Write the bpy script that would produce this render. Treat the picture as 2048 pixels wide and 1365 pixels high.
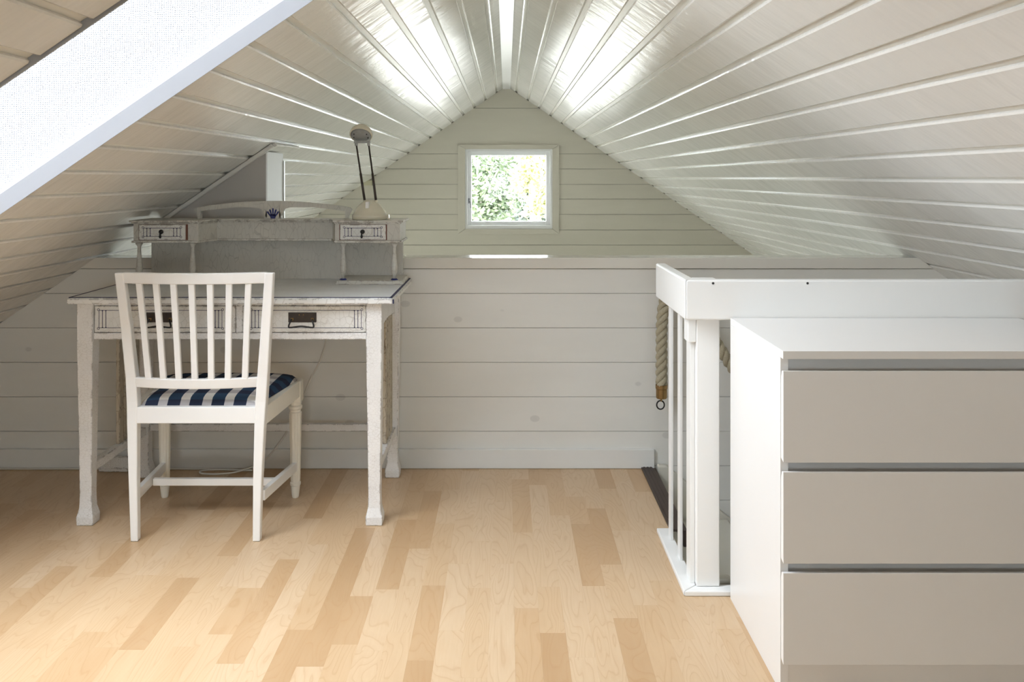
import bpy, bmesh, math, random
from mathutils import Vector, Matrix
random.seed(7)
for o in list(bpy.data.objects): bpy.data.objects.remove(o, do_unlink=True)
S = bpy.context.scene
COL = S.collection

# ------------------------------------------------------------------ camera
CAMZ = 1.171
FPX = 1796.0
cam = bpy.data.cameras.new('camera'); camo = bpy.data.objects.new('camera', cam); COL.objects.link(camo)
camo.location = (0, 0, CAMZ); camo.rotation_euler = (math.pi/2, 0, 0)
cam.sensor_width = 36; cam.lens = FPX/2048*36
cam.shift_x = (1024-1013)/2048; cam.shift_y = -(682.5-355)/2048
cam.clip_start = .02; cam.clip_end = 300
S.camera = camo
# ------------------------------------------------------------------ sky, light and exposure
w = bpy.data.worlds.new('overcast_sky'); S.world = w; w.use_nodes = True
bg = w.node_tree.nodes['Background']
bg.inputs[0].default_value = (.90, .95, 1.0, 1); bg.inputs[1].default_value = 10.0
S.view_settings.view_transform = 'Standard'; S.view_settings.look = 'None'
S.view_settings.exposure = 1.4; S.view_settings.gamma = 1
S.view_settings.use_curve_mapping = False

def portal(name, mat, sx, sy):
    l = bpy.data.lights.new(name, 'AREA'); l.shape = 'RECTANGLE'; l.size = sx; l.size_y = sy
    l.cycles.is_portal = True
    o = bpy.data.objects.new(name, l); o.matrix_world = mat; COL.objects.link(o)

# ------------------------------------------------------------------ materials
def nmat(name):
    m = bpy.data.materials.new(name); m.use_nodes = True
    nt = m.node_tree; return m, nt, nt.nodes['Principled BSDF']
def N(nt, t, **kw):
    n = nt.nodes.new(t)
    for k, v in kw.items():
        if k.startswith('i_'):
            key = k[2:]; n.inputs[int(key) if key.isdigit() else key.replace('_', ' ')].default_value = v
        else: setattr(n, k, v)
    return n
def L(nt, a, b): nt.links.new(a, b)
def mixc(nt, fac, a, b, blend='MIX'):
    n = nt.nodes.new('ShaderNodeMix'); n.data_type = 'RGBA'; n.blend_type = blend
    if isinstance(fac, (int, float)): n.inputs[0].default_value = fac
    else: L(nt, fac, n.inputs[0])
    for i, v in ((6, a), (7, b)):
        if isinstance(v, tuple): n.inputs[i].default_value = v if len(v) == 4 else (*v, 1)
        else: L(nt, v, n.inputs[i])
    return n.outputs[2]
def mathn(nt, op, a, b=None, clamp=False):
    n = nt.nodes.new('ShaderNodeMath'); n.operation = op; n.use_clamp = clamp
    for i, v in ((0, a), (1, b)):
        if v is None: continue
        if isinstance(v, (int, float)): n.inputs[i].default_value = v
        else: L(nt, v, n.inputs[i])
    return n.outputs[0]
def ramp(nt, fac, stops):
    n = nt.nodes.new('ShaderNodeValToRGB'); L(nt, fac, n.inputs[0])
    e = n.color_ramp.elements
    while len(e) < len(stops): e.new(.5)
    for i, (p, c) in enumerate(stops):
        e[i].position = p; e[i].color = c if len(c) == 4 else (*c, 1)
    return n.outputs[0]
def coords(nt, scale=(1, 1, 1), loc=(0, 0, 0), kind='Object'):
    tc = nt.nodes.new('ShaderNodeTexCoord'); mp = nt.nodes.new('ShaderNodeMapping')
    L(nt, tc.outputs[kind], mp.inputs[0]); mp.inputs['Scale'].default_value = scale; mp.inputs['Location'].default_value = loc
    return mp.outputs[0]
def noise(nt, vec, scale, detail=3, rough=.5, dist=0):
    n = nt.nodes.new('ShaderNodeTexNoise'); L(nt, vec, n.inputs['Vector'])
    n.inputs['Scale'].default_value = scale; n.inputs['Detail'].default_value = detail
    n.inputs['Roughness'].default_value = rough; n.inputs['Distortion'].default_value = dist
    return n.outputs['Fac']
def bump(nt, h, strength, dist, bsdf):
    b = nt.nodes.new('ShaderNodeBump'); b.inputs['Strength'].default_value = strength; b.inputs['Distance'].default_value = dist
    L(nt, h, b.inputs['Height']); L(nt, b.outputs[0], bsdf.inputs['Normal']); return b

def paint(name, col, rough=.4, var=.06, scale=(1, 1, 1), nscale=6, bstr=.15, bdist=.002, spec=.5, bscale=None, knots=False):
    m, nt, b = nmat(name)
    v = coords(nt, scale)
    n = noise(nt, v, nscale, 4)
    c = mixc(nt, n, tuple(x*(1-var) for x in col), tuple(min(1, x*(1+var)) for x in col))
    if knots:
        vo = N(nt, 'ShaderNodeTexVoronoi', feature='F1'); L(nt, coords(nt, (5.0, 1, 7.2), (.3, 0, .2)), vo.inputs['Vector'])
        vo.inputs['Scale'].default_value = 1.0
        k = ramp(nt, vo.outputs['Distance'], [(0, (1, 1, 1)), (.09, (.8, .8, .8)), (.11, (0, 0, 0))])
        c = mixc(nt, mathn(nt, 'MULTIPLY', k, .45), c, tuple(x*.62 for x in col))
    L(nt, c, b.inputs['Base Color']); b.inputs['Roughness'].default_value = rough
    b.inputs['Specular IOR Level'].default_value = spec
    if bstr: bump(nt, noise(nt, coords(nt, bscale or scale), 18, 5, .6), bstr, bdist, b)
    return m

M = {}
M['ceil'] = paint('glossy_ceiling_paint', (.82, .805, .76), .17, .04, (1, .35, 1), 7, .45, .004, .55, (1.6, .25, 1.6))
# cross-board ripple of the brushed gloss paint
def ceil_ripple():
    m = M['ceil']; nt = m.node_tree; b = nt.nodes['Principled BSDF']
    v1 = noise(nt, coords(nt, (.6, 2.0, .6)), 3.0, 4, .6)
    v2 = noise(nt, coords(nt, (5, .6, 5)), 14, 4, .6)
    h = mathn(nt, 'ADD', v1, mathn(nt, 'MULTIPLY', v2, .02))
    bump(nt, h, .5, .012, b)
    r = noise(nt, coords(nt, (1, .5, 1)), 4, 4)
    rr = N(nt, 'ShaderNodeMapRange', i_3=.16, i_4=.255); L(nt, r, rr.inputs[0]); L(nt, rr.outputs[0], b.inputs['Roughness'])
ceil_ripple()
M['wall'] = paint('wall_panel_paint', (.78, .775, .735), .38, .035, (.6, 1, 3), 5, .2, .002, .5, (.4, 1, 3), knots=True)
M['gable'] = paint('gable_panel_paint', (.68, .64, .54), .40, .04, (.6, 1, 3), 5, .2, .002, .5, (.4, 1, 3))
M['base'] = paint('baseboard_paint', (.78, .78, .75), .35, .03)
M['white'] = paint('white_lacquer', (.86, .86, .84), .30, .02, bstr=.04)
M['dresser'] = paint('white_foil_furniture', (.82, .81, .79), .32, .012, bstr=.03)
M['chair'] = paint('white_chair_paint', (.86, .855, .83), .33, .03, bstr=.08)
M['chairturned'] = paint('cream_chair_paint', (.83, .80, .71), .35, .04, bstr=.08)
M['chimney'] = paint('grey_box_paint', (.56, .53, .50), .6, .05)
M['winwhite'] = paint('window_white', (.88, .88, .87), .35, .02)
M['dark'] = paint('dark_strip', (.055, .036, .028), .5, .3, bstr=.3)
M['joint'] = paint('joint_backing_board', (.30, .28, .23), .7, .2)  # mid brown-grey backing behind the wall board joints
M['cap'] = paint('glossy_cap_paint', (.77, .75, .69), .12, .03, bstr=.03)
M['brass'], nt, b = nmat('brass'); b.inputs['Base Color'].default_value = (.34, .22, .10, 1); b.inputs['Metallic'].default_value = 1; b.inputs['Roughness'].default_value = .35
L(nt, noise(nt, coords(nt), 40), b.inputs['Roughness'])
M['darkmetal'] = paint('dark_bronze', (.045, .032, .024), .38, .4, nscale=60, bstr=.2)
M['blackiron'] = paint('black_iron', (.012, .011, .012), .45, .3, nscale=60)
M['cream'] = paint('cream_plastic', (.70, .66, .52), .22, .02, bstr=.02)
M['lampgrey'] = paint('grey_lamp_glass', (.34, .35, .34), .3, .25, nscale=50, bstr=.2)
M['cable'] = paint('white_cable', (.72, .70, .64), .4, .03, bstr=0)
M['blue'] = paint('blue_ornament_paint', (.022, .03, .16), .5, .25, nscale=60, bstr=0)
M['inkblue'] = paint('dark_blue_ornament_paint', (.014, .016, .07), .5, .25, nscale=60, bstr=0)
M['beige'] = paint('beige_plastic', (.62, .58, .40), .5, .03, bstr=0)
M['edgeboard'] = paint('pale_blue_grey_gloss', (.42, .435, .46), .4, .02, bstr=.03)
M['latch'] = paint('grey_zinc', (.30, .30, .31), .35, .2, nscale=60)
M['matte'] = paint('matte_white_panel', (.80, .80, .77), .55, .03, spec=.35)
M['roof'] = paint('roof_board', (.75, .73, .66), .3, .03)
M['tread'] = paint('stair_paint', (.66, .64, .56), .4, .05)
M['ground'] = paint('dry_grass_ground', (.29, .275, .25), .9, .3, nscale=2, bstr=.4, bdist=.05)
M['bark'] = paint('pale_bark', (.55, .52, .46), .8, .3, (3, 3, 1), 8, .5, .01)

def wallpaper():
    m, nt, b = nmat('woven_wallpaper')
    b.inputs['Base Color'].default_value = (.84, .86, .88, 1); b.inputs['Roughness'].default_value = .5
    v = coords(nt)
    nz = noise(nt, v, 60, 2)
    w1 = N(nt, 'ShaderNodeTexWave', wave_type='BANDS', bands_direction='X', i_Scale=55.0, i_Distortion=3.0, i_Detail=2.0); L(nt, v, w1.inputs[0])
    w2 = N(nt, 'ShaderNodeTexWave', wave_type='BANDS', bands_direction='Z', i_Scale=62.0, i_Distortion=3.0, i_Detail=2.0); L(nt, v, w2.inputs[0])
    h = mathn(nt, 'ADD', mathn(nt, 'MULTIPLY', w1.outputs['Fac'], w2.outputs['Fac']), nz)
    bump(nt, h, .8, .003, b)
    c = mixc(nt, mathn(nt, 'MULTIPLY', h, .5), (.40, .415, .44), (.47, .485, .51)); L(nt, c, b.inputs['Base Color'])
    return m
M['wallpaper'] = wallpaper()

def glass(name, tint):
    m = bpy.data.materials.new(name); m.use_nodes = True; nt = m.node_tree
    for n in list(nt.nodes): nt.nodes.remove(n)
    out = N(nt, 'ShaderNodeOutputMaterial'); mx = N(nt, 'ShaderNodeMixShader')
    t = N(nt, 'ShaderNodeBsdfTransparent'); t.inputs[0].default_value = tint
    g = N(nt, 'ShaderNodeBsdfGlossy'); g.inputs['Roughness'].default_value = .02
    f = N(nt, 'ShaderNodeFresnel'); f.inputs[0].default_value = 1.16
    L(nt, f.outputs[0], mx.inputs[0]); L(nt, t.outputs[0], mx.inputs[1]); L(nt, g.outputs[0], mx.inputs[2]); L(nt, mx.outputs[0], out.inputs[0])
    return m
M['glass'] = glass('clear_glass', (.97, .985, .98, 1)); M['dimglass'] = glass('dimmed_skylight_glass', (.86, .87, .885, 1))  # second glass: tint added to dim daylight in the skylight well, no screen

def floor_mat():
    m, nt, b = nmat('maple_laminate')
    at = N(nt, 'ShaderNodeAttribute', attribute_name='rnd')
    r = at.outputs['Fac']
    tc = N(nt, 'ShaderNodeTexCoord')
    cx = N(nt, 'ShaderNodeCombineXYZ')
    L(nt, mathn(nt, 'MULTIPLY', r, 37.0), cx.inputs[0]); L(nt, mathn(nt, 'MULTIPLY', r, 91.0), cx.inputs[1]); L(nt, mathn(nt, 'MULTIPLY', r, 53.0), cx.inputs[2])
    va = N(nt, 'ShaderNodeVectorMath', operation='ADD'); L(nt, tc.outputs['Object'], va.inputs[0]); L(nt, cx.outputs[0], va.inputs[1])
    mp = N(nt, 'ShaderNodeMapping'); L(nt, va.outputs[0], mp.inputs[0]); mp.inputs['Scale'].default_value = (1, .20, 1)
    big = noise(nt, mp.outputs[0], 9.0, 2.2, .42, .5)
    lines = mathn(nt, 'FRACT', mathn(nt, 'MULTIPLY', big, 20.0))
    lin = ramp(nt, lines, [(0, (.15, .15, .15)), (.10, (1, 1, 1)), (.22, (.30, .30, .30)), (.7, (0, 0, 0)), (1, (.12, .12, .12))])
    mp2 = N(nt, 'ShaderNodeMapping'); L(nt, va.outputs[0], mp2.inputs[0]); mp2.inputs['Scale'].default_value = (1, .06, 1)
    fine = noise(nt, mp2.outputs[0], 160, 3, .6)
    blotch = noise(nt, mp.outputs[0], 14, 3, .5)
    base = ramp(nt, r, [(0, (.64, .48, .315)), (.35, (.60, .43, .262)), (.7, (.545, .365, .205)), (1, (.45, .28, .142))])
    c = mixc(nt, mathn(nt, 'MULTIPLY', lin, .40), base, (.40, .21, .085))
    c = mixc(nt, mathn(nt, 'MULTIPLY', blotch, .30), c, (.70, .54, .355))
    c = mixc(nt, mathn(nt, 'MULTIPLY', fine, .30), c, (.46, .26, .11))
    L(nt, c, b.inputs['Base Color'])
    b.inputs['Roughness'].default_value = .36; b.inputs['Specular IOR Level'].default_value = .45
    bump(nt, fine, .05, .001, b)
    return m
M['floor'] = floor_mat()

def crackle(name, col, sc=(1, 1, 1), vs=60, crackcol=(.32, .27, .21), amount=.7, wear=True, worn=(.07, .035, .022), width=.03):
    m, nt, b = nmat(name)
    v = coords(nt, sc)
    nv = N(nt, 'ShaderNodeTexNoise'); L(nt, v, nv.inputs['Vector']); nv.inputs['Scale'].default_value = vs*.35
    vm = N(nt, 'ShaderNodeVectorMath', operation='MULTIPLY_ADD'); L(nt, nv.outputs['Color'], vm.inputs[0])
    vm.inputs[1].default_value = (.35/vs*2, .35/vs*2, .35/vs*2); L(nt, v, vm.inputs[2])
    vo = N(nt, 'ShaderNodeTexVoronoi', feature='DISTANCE_TO_EDGE', distance='EUCLIDEAN'); L(nt, vm.outputs[0], vo.inputs['Vector']); vo.inputs['Scale'].default_value = vs
    k = ramp(nt, vo.outputs['Distance'], [(0, (1, 1, 1)), (width, (.35, .35, .35)), (width*2, (0, 0, 0))])
    msk = noise(nt, coords(nt), 9, 4)
    mk = ramp(nt, msk, [(.35, (.15, .15, .15)), (.62, (1, 1, 1))])
    base = mixc(nt, noise(nt, coords(nt), 14, 4), tuple(x*.90 for x in col), tuple(min(1, x*1.07) for x in col))
    c = mixc(nt, mathn(nt, 'MULTIPLY', mathn(nt, 'MULTIPLY', k, mk), amount), base, crackcol)
    if wear:
        bv = N(nt, 'ShaderNodeBevel', samples=4); bv.inputs[0].default_value = .006
        ge = N(nt, 'ShaderNodeNewGeometry')
        d = N(nt, 'ShaderNodeVectorMath', operation='DOT_PRODUCT'); L(nt, bv.outputs[0], d.inputs[0]); L(nt, ge.outputs['Normal'], d.inputs[1])
        e = mathn(nt, 'MULTIPLY', mathn(nt, 'SUBTRACT', 1.0, d.outputs['Value']), 8.0, True)
        chip = ramp(nt, noise(nt, coords(nt), 34, 5, .7), [(.50, (0, 0, 0)), (.54, (1, 1, 1))])
        c = mixc(nt, mathn(nt, 'MULTIPLY', e, chip), c, worn)
    L(nt, c, b.inputs['Base Color']); b.inputs['Roughness'].default_value = .5
    bump(nt, mathn(nt, 'SUBTRACT', 1.0, k), .25, .0005, b)
    return m
M['desk'] = crackle('crackled_white_paint', (.82, .81, .79), (1, 1, 1.7), 75, amount=.5)
M['desktop'] = crackle('worn_desk_top_paint', (.74, .75, .74), (1.5, .4, 1), 30, amount=.12, wear=False)
M['deskedge'] = crackle('chipped_edge_paint', (.80, .79, .76), (.6, 1, 1), 40, amount=.4)
M['hutch'] = crackle('crackled_grey_paint', (.60, .58, .52), (1.6, 1, .55), 38, amount=.5, wear=False, crackcol=(.25, .24, .21), width=.025)
M['hutchedge'] = crackle('worn_hutch_moulding', (.64, .62, .56), (.6, 1, 1), 40, amount=.5)
M['drawerface'] = crackle('cream_drawer_paint', (.77, .76, .72), (1.2, 1, 1), 48, amount=.55)
M['slatworn'] = crackle('worn_side_slat_paint', (.50, .44, .34), (1, 1, .6), 40, amount=.8, crackcol=(.14, .10, .06))
M['oldwood'] = paint('bare_brown_wood', (.16, .06, .035), .6, .2)

def gingham():
    m, nt, b = nmat('blue_gingham_fabric')
    tc = N(nt, 'ShaderNodeTexCoord'); sp = N(nt, 'ShaderNodeSeparateXYZ'); L(nt, tc.outputs['Object'], sp.inputs[0])
    def band(o, per, off, th):
        return mathn(nt, 'GREATER_THAN', mathn(nt, 'FRACT', mathn(nt, 'ADD', mathn(nt, 'MULTIPLY', o, 1/per), off)), th)
    bx_ = band(sp.outputs[0], .0715, .80, .42); by_ = band(sp.outputs[1], .0715, .15, .5)
    c0 = mixc(nt, by_, (.80, .78, .74), (.50, .47, .47))
    c1 = mixc(nt, by_, (.016, .052, .11), (.008, .016, .045))
    c = mixc(nt, bx_, c0, c1)
    n = noise(nt, tc.outputs['Object'], 900, 2)
    c = mixc(nt, mathn(nt, 'MULTIPLY', n, .10), c, (.30, .30, .32))
    L(nt, c, b.inputs['Base Color']); b.inputs['Roughness'].default_value = .85; b.inputs['Specular IOR Level'].default_value = .2
    bump(nt, n, .4, .001, b)
    return m
M['gingham'] = gingham()

def rope_mat():
    m, nt, b = nmat('hemp_rope')
    n = noise(nt, coords(nt, (1, 1, 1)), 220, 3, .6)
    L(nt, mixc(nt, n, (.30, .26, .175), (.56, .51, .38)), b.inputs['Base Color']); b.inputs['Roughness'].default_value = .9
    bump(nt, n, .7, .002, b); return m
M['rope'] = rope_mat()

def leaf_mat(name, a, c):
    m, nt, b = nmat(name)
    at = N(nt, 'ShaderNodeAttribute', attribute_name='rnd')
    L(nt, mixc(nt, at.outputs['Fac'], a, c), b.inputs['Base Color']); b.inputs['Roughness'].default_value = .6
    b.inputs['Transmission Weight'].default_value = 0
    return m
M['leaf_a'] = leaf_mat('green_leaves', (.075, .10, .06), (.18, .225, .12))
M['leaf_b'] = leaf_mat('yellow_green_leaves', (.17, .18, .07), (.29, .28, .10))
M['leaf_c'] = leaf_mat('dull_green_leaves', (.085, .105, .09), (.18, .21, .17))

# ------------------------------------------------------------------ mesh helpers
def obj(name, bm, mat, parent=None, smooth=False, bevel=0, seg=2):
    bmesh.ops.recalc_face_normals(bm, faces=bm.faces)
    me = bpy.data.meshes.new(name); bm.to_mesh(me); bm.free()
    me.materials.append(M[mat] if isinstance(mat, str) else mat)
    o = bpy.data.objects.new(name, me); COL.objects.link(o)
    if smooth:
        for p in me.polygons: p.use_smooth = True
    if parent: o.parent = parent
    if bevel:
        md = o.modifiers.new('bevel', 'BEVEL'); md.width = bevel; md.segments = seg; md.limit_method = 'ANGLE'; md.angle_limit = math.radians(40)
    return o
def tag(o, label, cat=None, group=None, kind=None):
    o['label'] = label
    if cat: o['category'] = cat
    if group: o['group'] = group
    if kind: o['kind'] = kind
    return o
def thing(name, label, cat, loc=(0, 0, 0), group=None, kind=None):
    o = bpy.data.objects.new(name, None); COL.objects.link(o); o.location = loc; o.empty_display_size = .1
    return tag(o, label, cat, group, kind)
def keep(o, parent):
    """parent without moving: children are modelled in world coordinates"""
    o.parent = parent; o.matrix_parent_inverse = Matrix.Translation(-Vector(parent.location)); return o
def part(name, bm, mat, root, **kw):
    o = obj(name, bm, mat, None, **kw)
    if root.parent is not None or root.type == 'MESH':
        o.parent = root
        if root.parent is not None: pass
    else: keep(o, root)
    return o
def B(*boxes):
    bm = bmesh.new()
    for b in boxes: addbox(bm, *b)
    return bm
def addbox(bm, x0, x1, y0, y1, z0, z1):
    v = [bm.verts.new(p) for p in ((x0,y0,z0),(x1,y0,z0),(x1,y1,z0),(x0,y1,z0),(x0,y0,z1),(x1,y0,z1),(x1,y1,z1),(x0,y1,z1))]
    for f in ((0,3,2,1),(4,5,6,7),(0,1,5,4),(1,2,6,5),(2,3,7,6),(3,0,4,7)): bm.faces.new([v[i] for i in f])
def prism(pts, f, a, b, bm=None):
    """polygon pts mapped by f(u, v, t), extruded t from a to b"""
    bm = bm or bmesh.new()
    A = [bm.verts.new(f(u, v, a)) for u, v in pts]; C = [bm.verts.new(f(u, v, b)) for u, v in pts]
    bm.faces.new(A); bm.faces.new(C[::-1]); n = len(pts)
    for i in range(n): bm.faces.new((A[i], C[i], C[(i+1) % n], A[(i+1) % n]))
    return bm
def loft(rings, bm=None, cap=True):
    bm = bm or bmesh.new()
    R = [[bm.verts.new(p) for p in r] for r in rings]; n = len(R[0])
    for a, b in zip(R, R[1:]):
        for i in range(n): bm.faces.new((a[i], a[(i+1) % n], b[(i+1) % n], b[i]))
    if cap: bm.faces.new(R[0][::-1]); bm.faces.new(R[-1])
    return bm
def sq(cx, cy, z, hx, hy): return [(cx-hx, cy-hy, z), (cx+hx, cy-hy, z), (cx+hx, cy+hy, z), (cx-hx, cy+hy, z)]
def lathe(cx, cy, prof, n=20, bm=None):
    return loft([[(cx+r*math.cos(2*math.pi*i/n), cy+r*math.sin(2*math.pi*i/n), z) for i in range(n)] for r, z in prof], bm)
def tube(pts, r, n=8, bm=None, radii=None):
    pts = [Vector(p) for p in pts]; rings = []
    up = Vector((.13, .31, .94)).normalized(); prev = None
    for i, p in enumerate(pts):
        t = (pts[min(i+1, len(pts)-1)] - pts[max(i-1, 0)]).normalized()
        if prev is None:
            a = t.cross(up)
            if a.length < .05: a = t.cross(Vector((1, 0, 0)))
            a.normalize()
        else:
            a = (prev - t*prev.dot(t)).normalized()
        prev = a; b2 = t.cross(a); rr = radii[i] if radii else r
        rings.append([tuple(p + a*rr*math.cos(2*math.pi*k/n) + b2*rr*math.sin(2*math.pi*k/n)) for k in range(n)])
    return loft(rings, bm)
def smoothpath(pts, k=8):
    P = [Vector(p) for p in pts]; P = [P[0]*2-P[1]] + P + [P[-1]*2-P[-2]]; out = []
    for i in range(1, len(P)-2):
        for j in range(k):
            t = j/k; a, b_, c, d = P[i-1:i+3]
            out.append(.5*((2*b_)+(c-a)*t+(2*a-5*b_+4*c-d)*t*t+(3*b_-a-3*c+d)*t**3))
    out.append(P[-2]); return out

# ------------------------------------------------------------------ measures of the attic
RIDGE, TAN = 1.98, .685
ANG = math.atan(TAN); CS, SN = math.cos(ANG), math.sin(ANG)
YB, YK, YG = -1.40, 3.62, 7.94           # back gable, knee wall, far gable
XE = 2.86
def slope(side, X, y, n):
    """point at lateral distance X on the ceiling face, n into the room (negative: into the roof)"""
    return (side*(X - n*SN), y, RIDGE - TAN*X - n*CS)
# skylight opening on the left slope
SKX0, SKX1, SKY0, SKY1 = .1825, 1.645, 1.645, 2.33

# ------------------------------------------------------------------ ceiling
bm = bmesh.new()
def slab(side, X0, X1, y0, y1, n0=-.06, n1=-.009):
    prism([(X0, n0), (X1, n0), (X1, n1), (X0, n1)], lambda u, v, t: slope(side, u, t, v), y0, y1, bm)
slab(1, -.06, XE+.1, YB-.1, YG+.1)
slab(-1, -.06, SKX0, YB-.1, YG+.1); slab(-1, SKX1, XE+.1, YB-.1, YG+.1)
slab(-1, SKX0, SKX1, YB-.1, SKY0); slab(-1, SKX0, SKX1, SKY1, YG+.1)
ceiling = obj('ceiling', bm, 'roof'); tag(ceiling, 'glossy cream painted board ceiling on both roof slopes', 'ceiling', kind='structure')
def plank(side, X0, X1, y0, y1):
    g, c = .0075, .0035
    pts = [(X0+g, -.0088), (X0+g, -.003), (X0+g+c, 0), (X1-g-c, 0), (X1-g, -.003), (X1-g, -.0088)]
    o = obj('plank', prism(pts, lambda u, v, t: slope(side, u, t, v), y0, y1), 'ceil'); o.parent = ceiling
for side, p in ((1, .1005), (-1, .0975)):
    edges = [-.0065] + [.085 + p*k for k in range(0, 40) if .085 + p*k < XE]
    for a, c in zip(edges, edges[1:]):
        if side < 0 and a > SKX0-.01 and c < SKX1+.01:
            plank(side, a, c, YB, SKY0); plank(side, a, c, SKY1, YG)
        else: plank(side, a, c, YB, YG)
o = obj('ridge_board', prism([(-.034, 1.9515), (.034, 1.9515), (.028, 1.966), (-.028, 1.966)], lambda u, v, t: (u, t, v), YB, YG), 'white'); o.parent = ceiling

# ------------------------------------------------------------------ skylight
def skylight(name, label, SKY0, SKY1, pane):
    sky = thing(name, label, 'skylight', (-.9, (SKY0+SKY1)/2, 1.36), kind='structure')
    D = -.38                                   # well depth into the roof
    f_ = lambda u, v, t: slope(-1, u, t, v)
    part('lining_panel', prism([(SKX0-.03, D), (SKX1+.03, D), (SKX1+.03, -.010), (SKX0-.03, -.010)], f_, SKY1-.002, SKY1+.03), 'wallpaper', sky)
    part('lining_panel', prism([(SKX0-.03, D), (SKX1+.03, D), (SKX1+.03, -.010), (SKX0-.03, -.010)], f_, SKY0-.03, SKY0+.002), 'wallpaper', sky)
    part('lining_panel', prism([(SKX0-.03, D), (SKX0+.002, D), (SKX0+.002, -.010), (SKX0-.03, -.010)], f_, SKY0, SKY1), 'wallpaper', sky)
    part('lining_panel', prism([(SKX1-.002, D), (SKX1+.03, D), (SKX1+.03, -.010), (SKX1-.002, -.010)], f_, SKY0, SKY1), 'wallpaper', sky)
    for yj, q in ((SKY1, -1), (SKY0, 1)):      # moulded edge boards, their faces leaning towards the room
        part('edge_board', prism([(yj+q*.002, -.036), (yj+q*.024, -.036), (yj+q*.024, -.032), (yj+q*.006, .006), (yj+q*.002, .006)], lambda u, v, t: slope(-1, t, u, v), SKX0, SKX1), 'edgeboard', sky)
    for x0, x1 in ((SKX0+.002, SKX0+.014), (SKX1-.014, SKX1-.002)):
        part('edge_board', prism([(x0, -.036), (x1, -.036), (x1, .006), (x0, .006)], f_, SKY0+.012, SKY1-.016), 'edgeboard', sky)
    for a in ((SKX0-.06, SKX0+.03, SKY0-.06, SKY1+.06), (SKX1-.03, SKX1+.06, SKY0-.06, SKY1+.06), (SKX0+.03, SKX1-.03, SKY0-.06, SKY0+.03), (SKX0+.03, SKX1-.03, SKY1-.03, SKY1+.06)):
        part('sash', prism([(a[0], D-.05), (a[1], D-.05), (a[1], D), (a[0], D)], f_, a[2], a[3]), 'winwhite', sky)
    part('pane', prism([(SKX0+.03, D-.03), (SKX1-.03, D-.03), (SKX1-.03, D-.024), (SKX0+.03, D-.024)], f_, SKY0+.03, SKY1-.03), pane, sky)
    pc = Vector(slope(-1, (SKX0+SKX1)/2, (SKY0+SKY1)/2, D-.06))
    nrm = Vector((SN, 0, -CS)); yax = Vector((0, 1, 0)); zax = -nrm; xax = yax.cross(zax)
    portal(name+'_portal', Matrix((( *[xax[0], yax[0], zax[0]], pc[0]), (xax[1], yax[1], zax[1], pc[1]), (xax[2], yax[2], zax[2], pc[2]), (0, 0, 0, 1))), (SKX1-SKX0)/CS, SKY1-SKY0)
skylight('window_2', 'roof window in a deep white wallpapered well on the left slope', SKY0, SKY1, 'dimglass')

# ------------------------------------------------------------------ gable walls
WFAR = (-.367, .407, .706, 1.423); WNEAR = (-.40, .40, .706, 1.24)
xs = lambda z: (RIDGE - z)/TAN
def gable_wall(name, label, yf, d, joints, W):
    """d=+1: wall body lies beyond yf (far gable), -1: behind the camera"""
    f = lambda u, v, t: (u, t, v); WX0, WX1, WZ0, WZ1 = W
    bm = bmesh.new()
    T0, T1 = yf + d*.016, yf + d*.16
    top = RIDGE + .03; xo = top/TAN
    prism([(-xo, 0), (WX0, 0), (WX0, top-TAN*abs(WX0))], f, T0, T1, bm)
    prism([(xo, 0), (WX1, 0), (WX1, top-TAN*abs(WX1))], f, T0, T1, bm)
    prism([(WX0, 0), (WX1, 0), (WX1, WZ0), (WX0, WZ0)], f, T0, T1, bm)
    prism([(WX0, WZ1), (WX1, WZ1), (WX1, top-TAN*abs(WX1)), (0, top), (WX0, top-TAN*abs(WX0))], f, T0, T1, bm)
    wall = obj(name, bm, 'joint'); tag(wall, label, 'wall', kind='structure')
    g = .0016
    def pl(pts):
        o = obj('plank', prism(pts, f, yf, T0-d*.0002), 'gable'); o.parent = wall
    for z1, z0 in zip(joints, joints[1:]):
        a, c = z0+g, z1-g
        if c <= WZ0+.004 or a >= WZ1:
            P = [(-xs(a), a), (xs(a), a), (xs(c), c), (-xs(c), c)]
            if xs(c) < .005: P = P[:2] + [(0, c)]
            pl(P)
        elif c > WZ1:
            pl([(-xs(a), a), (WX0, a), (WX0, WZ1), (WX1, WZ1), (WX1, a), (xs(a), a), (xs(c), c), (-xs(c), c)])
        else:
            pl([(-xs(a), a), (WX0, a), (WX0, c), (-xs(c), c)]); pl([(WX1, a), (xs(a), a), (xs(c), c), (WX1, c)])
    return wall
J = [1.98, 1.782, 1.379, 1.246, 1.109, .980, .8436, .706, .573, .438, .303, .168, .033]
gable_wall('wall_back', 'far gable wall of pale grey-beige horizontal boards around a square window', YG, 1, J, WFAR)
gable_wall('wall_front', 'opposite gable wall of pale boards behind the viewer', YB, -1, J, WNEAR)

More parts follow.
